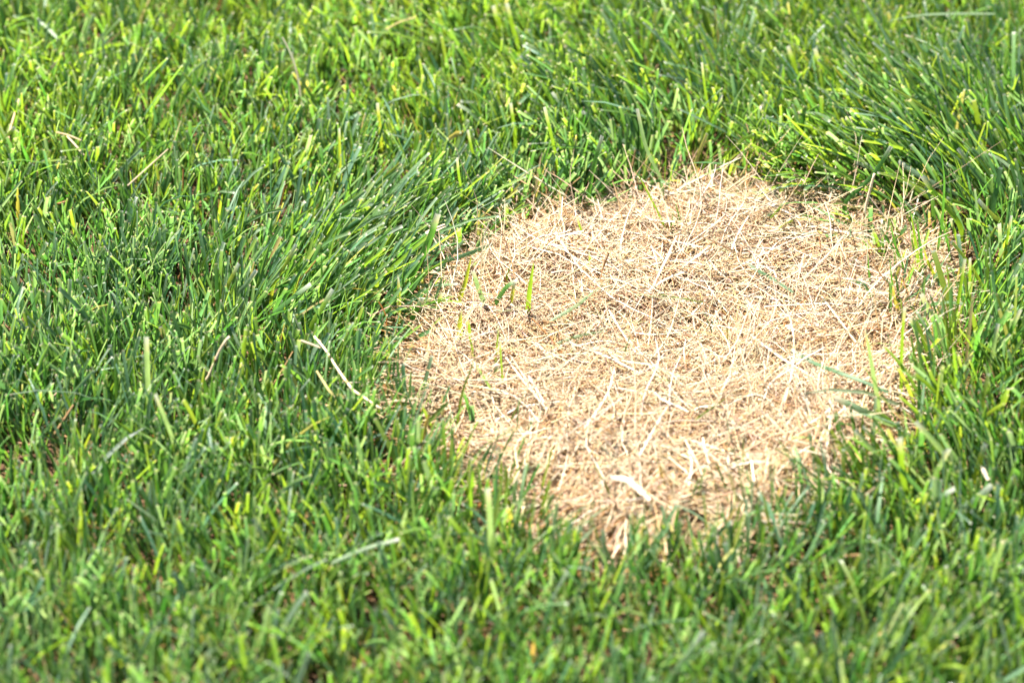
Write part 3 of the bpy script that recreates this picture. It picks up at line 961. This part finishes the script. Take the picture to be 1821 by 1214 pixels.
item(S, 'cream', 4, [(1110, 411), (1103, 372), (1094, 335), (1089, 324)], 'cream straw standing with bent tip at back rim')
item(S, 'white', 3.5, [(855, 507), (858, 440), (863, 413), (870, 396)], 'tall white straw standing at the back left rim')
item(S, 'white', 4, [(937, 470), (937, 445), (936, 425)], 'short white straw standing above the lone lime blade')
item(S, 'cream', 3.5, [(915, 494), (909, 462), (903, 432)], 'cream straw leaning left at back left rim')
item(S, 'tan', 4, [(1609, 548), (1585, 513), (1566, 488), (1551, 466)], 'tan straw slanting left through sparse right grass', tilt=5)
item(S, 'tan', 4, [(1620, 542), (1612, 515), (1603, 493)], 'upright tan straw in sparse right grass')
item(S, 'brown', 3.5, [(1636, 510), (1625, 485), (1614, 463)], 'brown straw leaning left near the close pair')
item(S, 'cream', 4, [(1564, 592), (1558, 555), (1554, 516)], 'upright cream straw at the inner right rim')
for pts, w, c, lab in [
        ([(1343, 366), (1314, 412), (1296, 456)], 4, 'white', 'long white straw leaning right at the upper edge of mat'),
        ([(1358, 410), (1336, 465)], 3.5, 'cream', 'thin cream straw right of the long leaning white straw'),
        ([(1429, 452), (1419, 497)], 3.5, 'cream', "short thin straw standing near the thick white straw's foot"),
        ([(1221, 483), (1183, 497), (1152, 519)], 6, 'white', 'thick white straw of a bundle below the two green sprigs'),
        ([(1203, 420), (1184, 462), (1162, 507)], 5, 'white', 'white straw rising from a bundle toward the two sprigs'),
        ([(1262, 437), (1214, 475)], 4.5, 'white', 'white straw slanting right just above the bundle'),
        ([(1130, 371), (1156, 391), (1172, 410)], 4, 'cream', 'cream straw slanting right left of the green sprigs'),
        ([(1177, 339), (1187, 380), (1191, 402)], 4, 'cream', 'cream straw hanging beside the long thin lime blade'),
        ([(987, 413), (1010, 448), (1036, 484)], 4.5, 'white', 'thick white straw slanting right under the tiny yellow green tip'),
        ([(980, 485), (1006, 481), (1034, 485)], 4, 'white', 'short level white straw near the tiny lime tip'),
        ([(1022, 388), (1050, 374), (1078, 359)], 3.5, 'cream', 'thin cream straw slanting right at the back left rim'),
        ([(1004, 606), (1071, 630), (1134, 661)], 4.5, 'white', 'long white straw slanting down below two pale green blades'),
        ([(1083, 551), (1106, 590), (1130, 626)], 3.5, 'white', 'thin white straw slanting right above the tiny pale blade'),
        ([(1161, 522), (1158, 570), (1153, 613)], 3, 'white', 'fine upright white straw at the thin level olive strand'),
        ([(899, 634), (934, 681), (975, 731)], 5, 'white', 'long white straw of a fan below the thin stems'),
        ([(939, 667), (953, 690), (967, 715)], 5, 'white', 'short white straw of the fan below the thin stems'),
        ([(920, 650), (945, 690), (968, 722)], 4.5, 'cream', 'cream straw in the middle of the fan of straws'),
        ([(1225, 801), (1230, 823), (1225, 864)], 5, 'white', 'white arched straw right of the broad white leaf'),
        ([(1218, 781), (1236, 815), (1252, 850)], 5, 'cream', 'cream slanting straw beside the white arched straw'),
        ([(1250, 778), (1254, 800), (1261, 824)], 5, 'white', 'white straw standing right of the cream slanting straw'),
        ([(1296, 797), (1295, 820), (1296, 842)], 5, 'white', 'short upright white straw below the olive strand'),
        ([(1328, 807), (1335, 819), (1341, 855)], 6.5, 'white', 'thickest bent white straw on the lower mat'),
        ([(1367, 808), (1359, 855)], 5.5, 'cream', 'cream straw next to the thickest bent straw'),
        ([(1203, 704), (1178, 736), (1138, 808)], 4.5, 'white', 'long white straw slanting left between olive strand and leaf'),
        ([(1352, 772), (1375, 755), (1400, 742)], 4.5, 'cream', 'cream straw, rising right, of a crossed pair'),
        ([(1363, 737), (1381, 756), (1400, 775)], 4.5, 'cream', 'cream straw, falling right, of a crossed pair'),
        ([(1478, 743), (1473, 775), (1469, 804)], 5, 'white', "upright white straw under the thick grey stem's end"),
        ([(1471, 750), (1461, 776), (1451, 802)], 5, 'cream', 'cream straw leaning right next to the upright white straw'),
        ([(1482, 720), (1458, 741), (1429, 757)], 4.5, 'white', "white straw running left from the thick stem's end"),
        ([(1504, 724), (1474, 748)], 5, 'white', 'short white straw just below the thick grey stem'),
        ([(1335, 595), (1389, 636), (1443, 668)], 4, 'white', 'long white straw crossing left of the long blue blade'),
        ([(1461, 527), (1490, 565), (1522, 608)], 4, 'white', 'long white straw slanting right above the blue blade'),
        ([(1040, 760), (1080, 700), (1092, 655)], 4.5, 'white', 'white bent straw rising right below the straw centre'),
        ([(1110, 735), (1130, 690), (1160, 665)], 4, 'cream', 'cream straw bent right below the straw centre'),
]:
    item(S, c, w, pts, lab, GS, mode='lie', z=(3, 8))
